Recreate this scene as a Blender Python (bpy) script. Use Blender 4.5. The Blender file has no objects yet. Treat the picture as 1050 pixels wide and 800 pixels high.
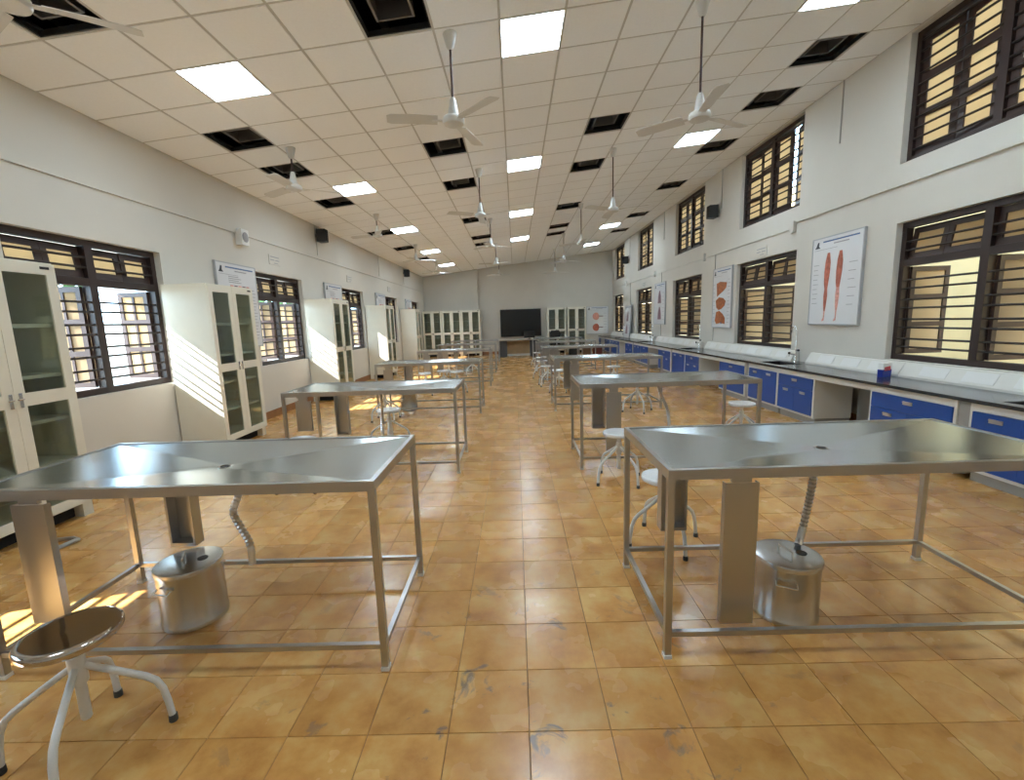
import bpy, math, random
from mathutils import Matrix, Vector
random.seed(7)
PI = math.pi
scene = bpy.context.scene
COL = scene.collection

# ------------------------------------------------------------------ camera
H_CAM = 1.549
cam_d = bpy.data.cameras.new('camera'); cam = bpy.data.objects.new('camera', cam_d); COL.objects.link(cam)
cam_d.sensor_fit = 'HORIZONTAL'; cam_d.sensor_width = 36.0; cam_d.lens = 15.894
cam_d.clip_start = 0.05; cam_d.clip_end = 300
r_, u_, b_ = (0.999487, 0.006546, -0.031335), (0.029998, 0.150189, 0.988202), (0.011175, -0.988636, 0.149915)
cam.matrix_world = Matrix(((r_[0], u_[0], b_[0], 0), (r_[1], u_[1], b_[1], 0), (r_[2], u_[2], b_[2], H_CAM), (0, 0, 0, 1)))
scene.camera = cam

# ------------------------------------------------------------------ world, sun, exposure
world = bpy.data.worlds.new('world'); scene.world = world; world.use_nodes = True
wn = world.node_tree.nodes; wl = world.node_tree.links
bg = wn['Background']
bg.inputs[0].default_value = (0.52, 0.77, 1.0, 1); bg.inputs[1].default_value = 7.5
sun_d = bpy.data.lights.new('sun', 'SUN'); sun = bpy.data.objects.new('sun', sun_d); COL.objects.link(sun)
sun_d.energy = 21.0; sun_d.angle = math.radians(0.35); sun_d.color = (1.0, 0.98, 0.95)
sun.rotation_euler = Vector((1.0, 0.30, -0.80)).to_track_quat('-Z', 'Y').to_euler()
PANEL_EMIT = 20.0
vs = scene.view_settings
vs.view_transform = 'Standard'; vs.look = 'None'; vs.gamma = 1.0; vs.use_curve_mapping = False
vs.exposure = 0.68

# ------------------------------------------------------------------ room constants (metres)
XL, XR, Y0, YF = -4.338, 4.688, -1.512, 22.05
WT = 0.23
ZC, SL, U0, V0, CT = 4.2307, 0.1056, -3.6403, 4.4877, 0.6
COSC = 1 / math.sqrt(1 + SL * SL)
def ceil_z(x): return ZC + SL * x
TILE, FX, FY = 0.31, 0.008, 2.13
TH = 0.898

# ------------------------------------------------------------------ materials
MATS = {}
def new_mat(name):
    m = bpy.data.materials.new(name); m.use_nodes = True; MATS[name] = m
    return m, m.node_tree.nodes, m.node_tree.links, m.node_tree.nodes['Principled BSDF']
def plain(name, col, rough=0.5, metal=0.0, noise=0.0, nscale=8.0, bump=0.0, bscale=60.0, spec=0.5, coat=0.0):
    m, n, l, b = new_mat(name)
    b.inputs['Base Color'].default_value = (*col, 1); b.inputs['Roughness'].default_value = rough
    b.inputs['Metallic'].default_value = metal; b.inputs['Specular IOR Level'].default_value = spec
    b.inputs['Coat Weight'].default_value = coat
    if noise or bump:
        g = n.new('ShaderNodeNewGeometry')
    if noise:
        t = n.new('ShaderNodeTexNoise'); t.inputs['Scale'].default_value = nscale; t.inputs['Detail'].default_value = 5
        l.new(g.outputs['Position'], t.inputs['Vector'])
        r = n.new('ShaderNodeMapRange'); r.inputs['From Min'].default_value = 0.3; r.inputs['From Max'].default_value = 0.7
        r.inputs['To Min'].default_value = 1 - noise; r.inputs['To Max'].default_value = 1 + noise
        l.new(t.outputs['Fac'], r.inputs['Value'])
        v = n.new('ShaderNodeVectorMath'); v.operation = 'SCALE'; v.inputs[0].default_value = col
        l.new(r.outputs['Result'], v.inputs['Scale']); l.new(v.outputs['Vector'], b.inputs['Base Color'])
    if bump:
        t2 = n.new('ShaderNodeTexNoise'); t2.inputs['Scale'].default_value = bscale; t2.inputs['Detail'].default_value = 4
        l.new(g.outputs['Position'], t2.inputs['Vector'])
        bp = n.new('ShaderNodeBump'); bp.inputs['Strength'].default_value = bump; bp.inputs['Distance'].default_value = 0.01
        l.new(t2.outputs['Fac'], bp.inputs['Height']); l.new(bp.outputs['Normal'], b.inputs['Normal'])
    return m
WALL = plain('wall_paint', (0.665, 0.645, 0.59), 0.7, noise=0.03, nscale=1.3, bump=0.08, bscale=90)
CEILM = plain('ceiling_board', (0.93, 0.95, 0.965), 0.9, noise=0.015, nscale=40, bump=0.1, bscale=300)
GRIDM = plain('grid_bar', (0.56, 0.55, 0.53), 0.5)
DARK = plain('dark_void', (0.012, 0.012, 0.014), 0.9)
PURLIN = plain('galvanised', (0.22, 0.21, 0.20), 0.45, 0.7)
GROUT = plain('grout', (0.24, 0.13, 0.06), 0.7)
SKIRT = plain('skirting_tile', (0.33, 0.15, 0.06), 0.4, noise=0.2)
FRAME = plain('brown_window_paint', (0.030, 0.016, 0.014), 0.4)
SASH = plain('brown_sash_paint', (0.045, 0.024, 0.02), 0.4)
BARM = plain('grille_iron', (0.03, 0.022, 0.02), 0.5, 0.2)
CREAM = plain('cream_enamel', (0.78, 0.76, 0.66), 0.35, noise=0.015)
SHELF = plain('shelf_enamel', (0.80, 0.79, 0.72), 0.4)
INSIDE = plain('cabinet_inside', (0.62, 0.60, 0.52), 0.6)
WHITE = plain('white_plastic', (0.80, 0.80, 0.78), 0.4)
FANW = plain('fan_white', (0.66, 0.66, 0.64), 0.35)
RODM = plain('fan_rod', (0.06, 0.03, 0.03), 0.5)
BLACK = plain('black_plastic', (0.012, 0.012, 0.013), 0.45)
RUBBER = plain('rubber', (0.05, 0.055, 0.06), 0.8)
BLUE = plain('blue_laminate', (0.012, 0.075, 0.34), 0.35, noise=0.04)
CWHITE = plain('counter_white', (0.76, 0.75, 0.70), 0.4)
CGREY = plain('counter_grey', (0.36, 0.35, 0.32), 0.6)
GRANITE = plain('black_granite', (0.022, 0.025, 0.030), 0.14, noise=0.4, nscale=120)
SINKM = plain('sink_black', (0.010, 0.010, 0.012), 0.35)
CHROME = plain('chrome', (0.80, 0.80, 0.80), 0.12, 1.0)
SATIN = plain('satin_chrome', (0.62, 0.63, 0.65), 0.28, 1.0)
FILM = plain('wrapped_white', (0.80, 0.83, 0.86), 0.22, 0.15, bump=0.5, bscale=90)
LEGW = plain('leg_white', (0.74, 0.75, 0.75), 0.3, bump=0.25, bscale=120)
BOARD = plain('poster_white', (0.78, 0.80, 0.83), 0.25)
BEDGE = plain('poster_edge', (0.45, 0.47, 0.50), 0.4, 0.4)
INK = plain('print_ink', (0.05, 0.06, 0.08), 0.6)
INKB = plain('print_blue', (0.08, 0.16, 0.34), 0.6)
INKG = plain('print_grey', (0.36, 0.37, 0.40), 0.6)
MUSC = plain('print_muscle', (0.50, 0.15, 0.10), 0.5, noise=0.3, nscale=14)
MUSC2 = plain('print_pink', (0.75, 0.36, 0.30), 0.5, noise=0.25, nscale=30)
LIVER = plain('print_liver', (0.42, 0.13, 0.04), 0.5, noise=0.35, nscale=22)
MAUVE = plain('print_mauve', (0.22, 0.13, 0.17), 0.5, noise=0.4, nscale=18)
TAN = plain('tan_laminate', (0.42, 0.29, 0.15), 0.5, noise=0.08)
DGREY = plain('dark_grey_laminate', (0.06, 0.06, 0.065), 0.5)
DESKT = plain('desk_top', (0.40, 0.36, 0.31), 0.4)
YELLOW = plain('yellow_plaster', (0.66, 0.50, 0.27), 0.8, noise=0.06, nscale=2)
PALE = plain('pale_plaster', (0.78, 0.76, 0.70), 0.8, noise=0.04, nscale=2)
GROUND = plain('outdoor_ground', (0.50, 0.46, 0.38), 0.9, noise=0.15, nscale=0.8)
LEAF = plain('leaf_green', (0.06, 0.13, 0.04), 0.7, noise=0.4, nscale=6)
BARK = plain('bark', (0.10, 0.07, 0.05), 0.9)
CARD = plain('carton_brown', (0.20, 0.11, 0.06), 0.7)
CARDR = plain('carton_red', (0.16, 0.04, 0.03), 0.6)
RED = plain('red_print', (0.55, 0.04, 0.06), 0.4)

# brushed steel
def steel(name, col, rough, streak):
    m, n, l, b = new_mat(name)
    b.inputs['Metallic'].default_value = 1.0
    tc = n.new('ShaderNodeTexCoord'); mp = n.new('ShaderNodeMapping'); mp.inputs['Scale'].default_value = streak
    t = n.new('ShaderNodeTexNoise'); t.inputs['Scale'].default_value = 4; t.inputs['Detail'].default_value = 6
    l.new(tc.outputs['Object'], mp.inputs['Vector']); l.new(mp.outputs['Vector'], t.inputs['Vector'])
    r = n.new('ShaderNodeMapRange'); r.inputs['To Min'].default_value = rough * 0.92; r.inputs['To Max'].default_value = rough * 1.1
    l.new(t.outputs['Fac'], r.inputs['Value']); l.new(r.outputs['Result'], b.inputs['Roughness'])
    r2 = n.new('ShaderNodeMapRange'); r2.inputs['To Min'].default_value = 0.97; r2.inputs['To Max'].default_value = 1.03
    l.new(t.outputs['Fac'], r2.inputs['Value'])
    v = n.new('ShaderNodeVectorMath'); v.operation = 'SCALE'; v.inputs[0].default_value = col
    l.new(r2.outputs['Result'], v.inputs['Scale']); l.new(v.outputs['Vector'], b.inputs['Base Color'])
    return m
STEEL = steel('brushed_steel', (0.46, 0.465, 0.47), 0.30, (1.0, 4, 4))
STEELT = steel('steel_tray', (0.58, 0.64, 0.67), 0.21, (1.0, 14, 14))
STEELV = plain('steel_bucket', (0.55, 0.56, 0.56), 0.26, 1.0)

# floor tiles: every tile its own tone, mottled, with grey scuffs
def floor_mat():
    m, n, l, b = new_mat('floor_tile')
    g = n.new('ShaderNodeNewGeometry')
    sub = n.new('ShaderNodeVectorMath'); sub.operation = 'SUBTRACT'; sub.inputs[1].default_value = (FX, FY, 0)
    l.new(g.outputs['Position'], sub.inputs[0])
    dv = n.new('ShaderNodeVectorMath'); dv.operation = 'SCALE'; dv.inputs['Scale'].default_value = 1 / TILE
    l.new(sub.outputs['Vector'], dv.inputs[0])
    sx = n.new('ShaderNodeSeparateXYZ'); l.new(dv.outputs['Vector'], sx.inputs[0])
    fx = n.new('ShaderNodeMath'); fx.operation = 'FLOOR'; l.new(sx.outputs[0], fx.inputs[0])
    fy = n.new('ShaderNodeMath'); fy.operation = 'FLOOR'; l.new(sx.outputs[1], fy.inputs[0])
    cx = n.new('ShaderNodeCombineXYZ'); l.new(fx.outputs[0], cx.inputs[0]); l.new(fy.outputs[0], cx.inputs[1])
    wnz = n.new('ShaderNodeTexWhiteNoise'); wnz.noise_dimensions = '2D'; l.new(cx.outputs[0], wnz.inputs['Vector'])
    off = n.new('ShaderNodeVectorMath'); off.operation = 'SCALE'; off.inputs['Scale'].default_value = 9.0
    l.new(wnz.outputs['Color'], off.inputs[0])
    add = n.new('ShaderNodeVectorMath'); l.new(g.outputs['Position'], add.inputs[0]); l.new(off.outputs['Vector'], add.inputs[1])
    n1 = n.new('ShaderNodeTexNoise'); n1.inputs['Scale'].default_value = 5.5; n1.inputs['Detail'].default_value = 6; n1.inputs['Roughness'].default_value = 0.6
    l.new(add.outputs['Vector'], n1.inputs['Vector'])
    cr = n.new('ShaderNodeValToRGB'); e = cr.color_ramp.elements
    e[0].position = 0.30; e[0].color = (0.42, 0.185, 0.047, 1); e[1].position = 0.70; e[1].color = (0.64, 0.41, 0.148, 1)
    k = cr.color_ramp.elements.new(0.5); k.color = (0.565, 0.295, 0.084, 1)
    l.new(n1.outputs['Fac'], cr.inputs['Fac'])
    tone = n.new('ShaderNodeMapRange'); tone.inputs['To Min'].default_value = 0.88; tone.inputs['To Max'].default_value = 1.12
    l.new(wnz.outputs['Value'], tone.inputs['Value'])
    sc = n.new('ShaderNodeVectorMath'); sc.operation = 'SCALE'; l.new(cr.outputs['Color'], sc.inputs[0]); l.new(tone.outputs['Result'], sc.inputs['Scale'])
    # scuffs
    n2 = n.new('ShaderNodeTexNoise'); n2.inputs['Scale'].default_value = 5.5; n2.inputs['Detail'].default_value = 8; n2.inputs['Roughness'].default_value = 0.62; n2.inputs['Distortion'].default_value = 0.8
    l.new(g.outputs['Position'], n2.inputs['Vector'])
    mr = n.new('ShaderNodeMapRange'); mr.inputs['From Min'].default_value = 0.60; mr.inputs['From Max'].default_value = 0.65
    mr.inputs['To Max'].default_value = 0.75; l.new(n2.outputs['Fac'], mr.inputs['Value'])
    # the scuffs are worn in around one spot of the aisle
    dist = n.new('ShaderNodeVectorMath'); dist.operation = 'DISTANCE'; dist.inputs[1].default_value = (0.05, 1.45, 0)
    l.new(g.outputs['Position'], dist.inputs[0])
    dm2 = n.new('ShaderNodeMapRange'); dm2.inputs['From Min'].default_value = 0.35; dm2.inputs['From Max'].default_value = 1.5
    dm2.inputs['To Min'].default_value = 1.0; dm2.inputs['To Max'].default_value = 0.0; l.new(dist.outputs['Value'], dm2.inputs['Value'])
    n4 = n.new('ShaderNodeTexNoise'); n4.inputs['Scale'].default_value = 1.1; l.new(g.outputs['Position'], n4.inputs['Vector'])
    m4 = n.new('ShaderNodeMapRange'); m4.inputs['From Min'].default_value = 0.62; m4.inputs['From Max'].default_value = 0.75; l.new(n4.outputs['Fac'], m4.inputs['Value'])
    mxm = n.new('ShaderNodeMath'); mxm.operation = 'MAXIMUM'; l.new(dm2.outputs['Result'], mxm.inputs[0]); l.new(m4.outputs['Result'], mxm.inputs[1])
    mul = n.new('ShaderNodeMath'); mul.operation = 'MULTIPLY'; l.new(mr.outputs['Result'], mul.inputs[0]); l.new(mxm.outputs[0], mul.inputs[1])
    mx = n.new('ShaderNodeMix'); mx.data_type = 'RGBA'; l.new(mul.outputs[0], mx.inputs['Factor'])
    l.new(sc.outputs['Vector'], mx.inputs['A']); mx.inputs['B'].default_value = (0.11, 0.11, 0.115, 1)
    l.new(mx.outputs['Result'], b.inputs['Base Color'])
    n3 = n.new('ShaderNodeTexNoise'); n3.inputs['Scale'].default_value = 3.0; n3.inputs['Detail'].default_value = 4
    l.new(g.outputs['Position'], n3.inputs['Vector'])
    rr = n.new('ShaderNodeMapRange'); rr.inputs['To Min'].default_value = 0.17; rr.inputs['To Max'].default_value = 0.36
    l.new(n3.outputs['Fac'], rr.inputs['Value']); l.new(rr.outputs['Result'], b.inputs['Roughness'])
    bp = n.new('ShaderNodeBump'); bp.inputs['Strength'].default_value = 0.03; bp.inputs['Distance'].default_value = 0.01
    l.new(n1.outputs['Fac'], bp.inputs['Height']); l.new(bp.outputs['Normal'], b.inputs['Normal'])
    b.inputs['Specular IOR Level'].default_value = 0.5
    b.inputs['Coat Weight'].default_value = 0.2; b.inputs['Coat Roughness'].default_value = 0.16; b.inputs['Coat IOR'].default_value = 1.6
    return m
FLOORM = floor_mat()

def glass(name, tint, gloss):
    m, n, l, b = new_mat(name); n.remove(b)
    o = n['Material Output']; t = n.new('ShaderNodeBsdfTransparent'); t.inputs[0].default_value = (*tint, 1)
    g = n.new('ShaderNodeBsdfGlossy'); g.inputs['Roughness'].default_value = 0.03; g.inputs['Color'].default_value = (0.9, 0.95, 0.95, 1)
    f = n.new('ShaderNodeLayerWeight'); f.inputs['Blend'].default_value = 0.5
    pw = n.new('ShaderNodeMath'); pw.operation = 'POWER'; pw.inputs[1].default_value = 4.0; l.new(f.outputs['Facing'], pw.inputs[0])
    ma = n.new('ShaderNodeMath'); ma.operation = 'MULTIPLY_ADD'; ma.inputs[1].default_value = gloss; ma.inputs[2].default_value = 0.05; l.new(pw.outputs[0], ma.inputs[0])
    mx = n.new('ShaderNodeMixShader'); l.new(ma.outputs[0], mx.inputs[0]); l.new(t.outputs[0], mx.inputs[1]); l.new(g.outputs[0], mx.inputs[2])
    l.new(mx.outputs[0], o.inputs['Surface']); return m
GLASS = glass('smoked_glass', (0.80, 0.84, 0.80), 0.6)
def frosted(name, col):
    m, n, l, b = new_mat(name); n.remove(b)
    o = n['Material Output']; t = n.new('ShaderNodeBsdfTranslucent'); t.inputs[0].default_value = (*col, 1)
    d = n.new('ShaderNodeBsdfDiffuse'); d.inputs[0].default_value = (*col, 1)
    mx = n.new('ShaderNodeMixShader'); mx.inputs[0].default_value = 0.35
    l.new(t.outputs[0], mx.inputs[1]); l.new(d.outputs[0], mx.inputs[2]); l.new(mx.outputs[0], o.inputs['Surface']); return m
FROST = frosted('frosted_pane', (0.60, 0.49, 0.34))
def emit(name, col, s):
    m, n, l, b = new_mat(name); b.inputs['Base Color'].default_value = (0.8, 0.8, 0.8, 1)
    b.inputs['Emission Color'].default_value = (*col, 1); b.inputs['Emission Strength'].default_value = s; return m
LIT = emit('panel_light', (0.74, 0.89, 1.0), PANEL_EMIT)

# ------------------------------------------------------------------ mesh builder
class MB:
    def __init__(s): s.v = []; s.f = []; s.mi = []
    def quad(s, pts, mi=0):
        k = len(s.v); s.v += [tuple(p) for p in pts]; s.f.append(tuple(range(k, k + len(pts)))); s.mi.append(mi)
    def box(s, x0, x1, y0, y1, z0, z1, mi=0):
        k = len(s.v)
        s.v += [(x0,y0,z0),(x1,y0,z0),(x1,y1,z0),(x0,y1,z0),(x0,y0,z1),(x1,y0,z1),(x1,y1,z1),(x0,y1,z1)]
        for q in ((0,3,2,1),(4,5,6,7),(0,1,5,4),(1,2,6,5),(2,3,7,6),(3,0,4,7)):
            s.f.append(tuple(k + i for i in q)); s.mi.append(mi)
        return s
    def prism(s, poly, axis, a, b, mi=0):
        """poly: list of 2D points (counter-clockwise in the two other axes), extruded from a to b along axis"""
        k = len(s.v); n = len(poly)
        for t in (a, b):
            for (p, q) in poly:
                s.v.append({'x': (t, p, q), 'y': (p, t, q), 'z': (p, q, t)}[axis])
        s.f.append(tuple(k + i for i in reversed(range(n)))); s.mi.append(mi)
        s.f.append(tuple(k + n + i for i in range(n))); s.mi.append(mi)
        for i in range(n):
            j = (i + 1) % n
            s.f.append((k + i, k + j, k + n + j, k + n + i)); s.mi.append(mi)
        return s
    def tube(s, path, r, n=10, cap=True, mi=0):
        path = [Vector(p) for p in path]; m = len(path)
        rs = r if isinstance(r, (list, tuple)) else [r] * m
        k = len(s.v); up = Vector((0.13, 0.31, 0.94)).normalized(); prev = None
        for i, p in enumerate(path):
            d = (path[min(i + 1, m - 1)] - path[max(i - 1, 0)])
            d = d.normalized() if d.length > 1e-9 else Vector((0, 0, 1))
            a = prev if prev is not None else (Vector((1, 0, 0)) if abs(d.x) < 0.9 else Vector((0, 1, 0)))
            a = (a - d * a.dot(d)).normalized(); prev = a; b = d.cross(a)
            for t in range(n):
                w = 2 * PI * t / n
                s.v.append(tuple(p + (a * math.cos(w) + b * math.sin(w)) * rs[i]))
        for i in range(m - 1):
            for t in range(n):
                u = (t + 1) % n
                s.f.append((k + i*n + t, k + i*n + u, k + (i+1)*n + u, k + (i+1)*n + t)); s.mi.append(mi)
        if cap:
            s.f.append(tuple(k + t for t in reversed(range(n)))); s.mi.append(mi)
            s.f.append(tuple(k + (m-1)*n + t for t in range(n))); s.mi.append(mi)
        return s
    def lathe(s, prof, n=24, c=(0, 0, 0), mi=0):
        k = len(s.v); m = len(prof)
        for (r, z) in prof:
            for t in range(n):
                w = 2 * PI * t / n
                s.v.append((c[0] + r * math.cos(w), c[1] + r * math.sin(w), c[2] + z))
        for i in range(m - 1):
            for t in range(n):
                u = (t + 1) % n
                s.f.append((k + i*n + t, k + i*n + u, k + (i+1)*n + u, k + (i+1)*n + t)); s.mi.append(mi)
        s.f.append(tuple(k + t for t in reversed(range(n)))); s.mi.append(mi)
        s.f.append(tuple(k + (m-1)*n + t for t in range(n))); s.mi.append(mi)
        return s
    def mesh(s, name, mats, smooth=None):
        me = bpy.data.meshes.new(name); me.from_pydata(s.v, [], s.f)
        for m in (mats if isinstance(mats, (list, tuple)) else [mats]): me.materials.append(m)
        if any(s.mi): me.polygons.foreach_set('material_index', s.mi)
        if smooth:
            me.polygons.foreach_set('use_smooth', [True] * len(s.f)); me.set_sharp_from_angle(angle=math.radians(smooth))
        me.update(); return me
    def build(s, name, mats, parent=None, smooth=None, loc=(0, 0, 0)):
        return put(name, s.mesh(name, mats, smooth), parent, loc)
def put(name, me, parent=None, loc=(0, 0, 0), rot=(0, 0, 0)):
    o = bpy.data.objects.new(name, me); COL.objects.link(o); o.parent = parent
    o.location = loc; o.rotation_euler = rot; return o
def tag(o, label=None, cat=None, group=None, kind=None):
    if label: o['label'] = label
    if cat: o['category'] = cat
    if group: o['group'] = group
    if kind: o['kind'] = kind
    return o
def thing(name, label, cat, loc=(0, 0, 0), rz=0, group=None):
    o = bpy.data.objects.new(name, None); COL.objects.link(o); o.location = loc; o.rotation_euler = (0, 0, rz)
    o.empty_display_size = 0.1
    return tag(o, label, cat, group)
def dup(root, label, loc, rz=0, group=None):
    def cp(o, par):
        c = o.copy(); COL.objects.link(c); c.parent = par
        for ch in list(o.children): cp(ch, c)
        return c
    c = cp(root, None); c.location = loc; c.rotation_euler = (0, 0, rz); c['label'] = label
    if group: c['group'] = group
    return c
ORD = ['nearest', 'second nearest', 'third nearest', 'fourth nearest', 'fifth nearest', 'sixth nearest', 'seventh nearest', 'eighth nearest']
def struct(name, o): o['kind'] = 'structure'; return o

# ================================================================== SETTING
# floor: grout bed, 300 nearest tiles one by one, the rest as one part
floor = tag(MB().box(XL - WT, XR + WT, Y0 - WT, YF + WT, -0.15, -0.003).build('floor', GROUT), 'brown tiled floor of the hall', None, None, 'structure')
def tile_into(mb, cx, cy, h):
    g = 0.0012; c = 0.0011; a = h - g
    k = len(mb.v)
    mb.v += [(cx-a,cy-a,-0.003),(cx+a,cy-a,-0.003),(cx+a,cy+a,-0.003),(cx-a,cy+a,-0.003),
             (cx-a+c,cy-a+c,0),(cx+a-c,cy-a+c,0),(cx+a-c,cy+a-c,0),(cx-a+c,cy+a-c,0)]
    for q in ((4,5,6,7),(0,1,5,4),(1,2,6,5),(2,3,7,6),(3,0,4,7)): mb.f.append(tuple(k+i for i in q)); mb.mi.append(0)
one = MB(); tile_into(one, 0, 0, TILE / 2); tile_me = one.mesh('floor_tile', FLOORM)
cells = []
for i in range(-16, 17):
    for j in range(-13, 66):
        cx, cy = FX + (i + .5) * TILE, FY + (j + .5) * TILE
        if cx - TILE/2 < XL - 0.3 or cx + TILE/2 > XR + 0.3 or cy + TILE/2 > YF + 0.3: continue
        vis = cy > 1.25 and abs(cx) < 1.16 * cy + 0.2 and XL < cx < XR
        cells.append(((0 if vis else 1, math.hypot(cx, cy)), cx, cy))
cells.sort()
rest = MB()
for k, (d, cx, cy) in enumerate(cells):
    if k < 300: put('floor_tile', tile_me, floor, (cx, cy, 0))
    else: tile_into(rest, cx, cy, TILE / 2)
tag(rest.build('floor_tiles', FLOORM, floor), kind='stuff')

# walls with real window openings
def cell_wall(name, axis, a0, a1, t0, t1, z0, z1, holes, mat):
    """axis 'x': wall in the plane of constant x (a runs along y, thickness t along x); axis 'y' the other way round"""
    As = sorted({a0, a1, *[h[0] for h in holes], *[h[1] for h in holes]})
    Zs = sorted({z0, z1, *[h[2] for h in holes], *[h[3] for h in holes]})
    solid = {}
    for i in range(len(As) - 1):
        for j in range(len(Zs) - 1):
            ca, cz = (As[i] + As[i+1]) / 2, (Zs[j] + Zs[j+1]) / 2
            solid[i, j] = not any(h[0] < ca < h[1] and h[2] < cz < h[3] for h in holes)
    mb = MB()
    P = (lambda a, t, z: (t, a, z)) if axis == 'x' else (lambda a, t, z: (a, t, z))
    for (i, j), s in solid.items():
        if not s: continue
        a, b, c, d = As[i], As[i+1], Zs[j], Zs[j+1]
        for t in (t0, t1): mb.quad([P(a,t,c), P(b,t,c), P(b,t,d), P(a,t,d)])
        if not solid.get((i-1, j)): mb.quad([P(a,t0,c), P(a,t1,c), P(a,t1,d), P(a,t0,d)])
        if not solid.get((i+1, j)): mb.quad([P(b,t0,c), P(b,t1,c), P(b,t1,d), P(b,t0,d)])
        if not solid.get((i, j-1)): mb.quad([P(a,t0,c), P(b,t0,c), P(b,t1,c), P(a,t1,c)])
        if not solid.get((i, j+1)): mb.quad([P(a,t0,d), P(b,t0,d), P(b,t1,d), P(a,t1,d)])
    return tag(mb.build(name, mat), None, None, None, 'structure')
ZTOP = 5.35
LW = [(b - 1.76, b) for b in (1.97, 5.71, 9.44, 13.20, 16.96, 20.66)]
RW = [(-0.25, 1.80), (3.72, 5.78), (7.76, 9.80), (11.60, 13.66), (15.77, 17.74), (19.89, 21.76)]
RU = [(-0.25, 1.80), (3.76, 5.82), (7.76, 9.76), (11.55, 13.55), (15.66, 17.56), (19.69, 21.46)]
ZL0, ZL1, ZR0, ZR1, ZU0, ZU1 = 0.92, 2.52, 0.93, 2.58, 3.27, 4.70
wl_ = cell_wall('wall_left', 'x', Y0 - WT, YF + WT, XL - WT, XL, -0.15, ZTOP, [(a, b, ZL0, ZL1) for a, b in LW], WALL)
wl_['label'] = 'cream painted wall with the low row of windows'
wr_ = cell_wall('wall_right', 'x', Y0 - WT, YF + WT, XR, XR + WT, -0.15, ZTOP, [(a, b, ZR0, ZR1) for a, b in RW] + [(a, b, ZU0, ZU1) for a, b in RU], WALL)
wr_['label'] = 'cream painted wall with two rows of windows'
wb_ = cell_wall('wall_back', 'y', XL, XR, YF, YF + WT, -0.15, ZTOP, [], WALL); wb_['label'] = 'plain cream end wall behind the black screen'
wf_ = cell_wall('wall_front', 'y', XL, XR, Y0 - WT, Y0, -0.15, ZTOP, [], WALL); wf_['label'] = 'cream wall behind the viewer'
tag(MB().box(-1.93, -1.73, YF - 0.22, YF, 0, ceil_z(-1.75) + 0.02).build('trim_1', WALL), 'shallow pilaster on the end wall', None, None, 'structure')

# skirting
tag(MB().box(XL, XL + 0.012, Y0, YF, 0, 0.13).build('baseboard_left', SKIRT), 'brown tile skirting', None, None, 'structure')
tag(MB().box(XL + 0.012, XR, YF - 0.012, YF, 0, 0.13).build('baseboard_back', SKIRT), 'brown tile skirting on end wall', None, None, 'structure')
tag(MB().box(XR - 0.012, XR, Y0, YF - .012, 0, 0.13).build('baseboard_right', SKIRT), 'brown tile skirting under the counter', None, None, 'structure')
# surface conduits along the walls
tag(MB().box(XL, XL + 0.022, Y0, YF, 3.05, 3.12).build('trim_2', WALL), 'painted cable trunking along the window wall', None, None, 'structure')
tag(MB().box(XR - 0.03, XR, Y0, 7.80, 3.01, 3.07).box(XR - 0.02, XR, 7.9, YF, 2.925, 2.945).build('trim_3', WALL), 'painted cable trunking between window rows', None, None, 'structure')
tm = MB()
for y in (6.90, 10.62, 14.55, 18.75):
    tm.box(XR - 0.012, XR, y - 0.007, y + 0.007, 3.9, ceil_z(XR))
for y in (10.83, 14.72, 18.62): tm.box(XR - 0.012, XR, y - 0.007, y + 0.007, 0.95, 2.93)
tm.build('trim_4', CGREY)['kind'] = 'structure'
tm = MB()
for y in (10.34, 14.95, 18.21): tm.box(XL, XL + 0.012, y - 0.007, y + 0.007, 3.12, ceil_z(XL))
tm.build('trim_5', WALL)['kind'] = 'structure'
for k, y in enumerate((7.86, 11.45, 15.4, 19.3)):
    tag(MB().box(XR - 0.05, XR, y - 0.05, y + 0.05, 2.86, 3.04).build('junction_box', WALL, None),
        'small painted junction box on the right wall trunking, %s of four' % ORD[k], 'junction box', 'junction boxes on right trunking')

# ceiling: grid on a slope, tiles one by one, open bays
ceil_root = bpy.data.objects.new('ceiling', None)
OPEN = {(0,-2),(0,2),(0,4),(0,7),(0,12),(0,16),(0,20),(4,-1),(4,4),(4,7),(4,12),(4,16),(4,18),(8,4),(8,7),(8,12),(8,16),(8,18),(12,2),(12,4),(12,7),(12,11),(12,16),(12,20)}
LITC = {(1,-6),(6,-6),(11,-6),(1,0),(1,6),(1,12),(1,18),(1,24),(6,0),(6,6),(6,12),(6,18),(11,0),(11,6),(11,18),(11,24)}  # row nearest the camera is added, unseen, to brighten the near floor
ANG = -math.atan(SL)
def uloc(x): return x / COSC          # distance along the slope for a given x
gm = MB()
UA, UB = uloc(XL), uloc(XR); UG = uloc(U0)
us = [UG + CT * i for i in range(0, 14)]
for u in us: gm.box(u - 0.010, u + 0.010, Y0, YF, -0.002, 0.025)
vr = [V0 + CT * j for j in range(-9, 30)]
for v in vr: gm.box(UA, UB, v - 0.010, v + 0.010, -0.0015, 0.022)
gm.box(UA, UA + 0.02, Y0, YF, -0.003, 0.02).box(UB - 0.02, UB, Y0, YF, -0.003, 0.02)
ceiling = gm.build('ceiling', GRIDM); ceiling['kind'] = 'structure'; ceiling['label'] = 'sloping suspended tile ceiling'
ceiling.location = (0, 0, ZC); ceiling.rotation_euler = (0, ANG, 0)
bpy.data.objects.remove(ceil_root)
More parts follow.
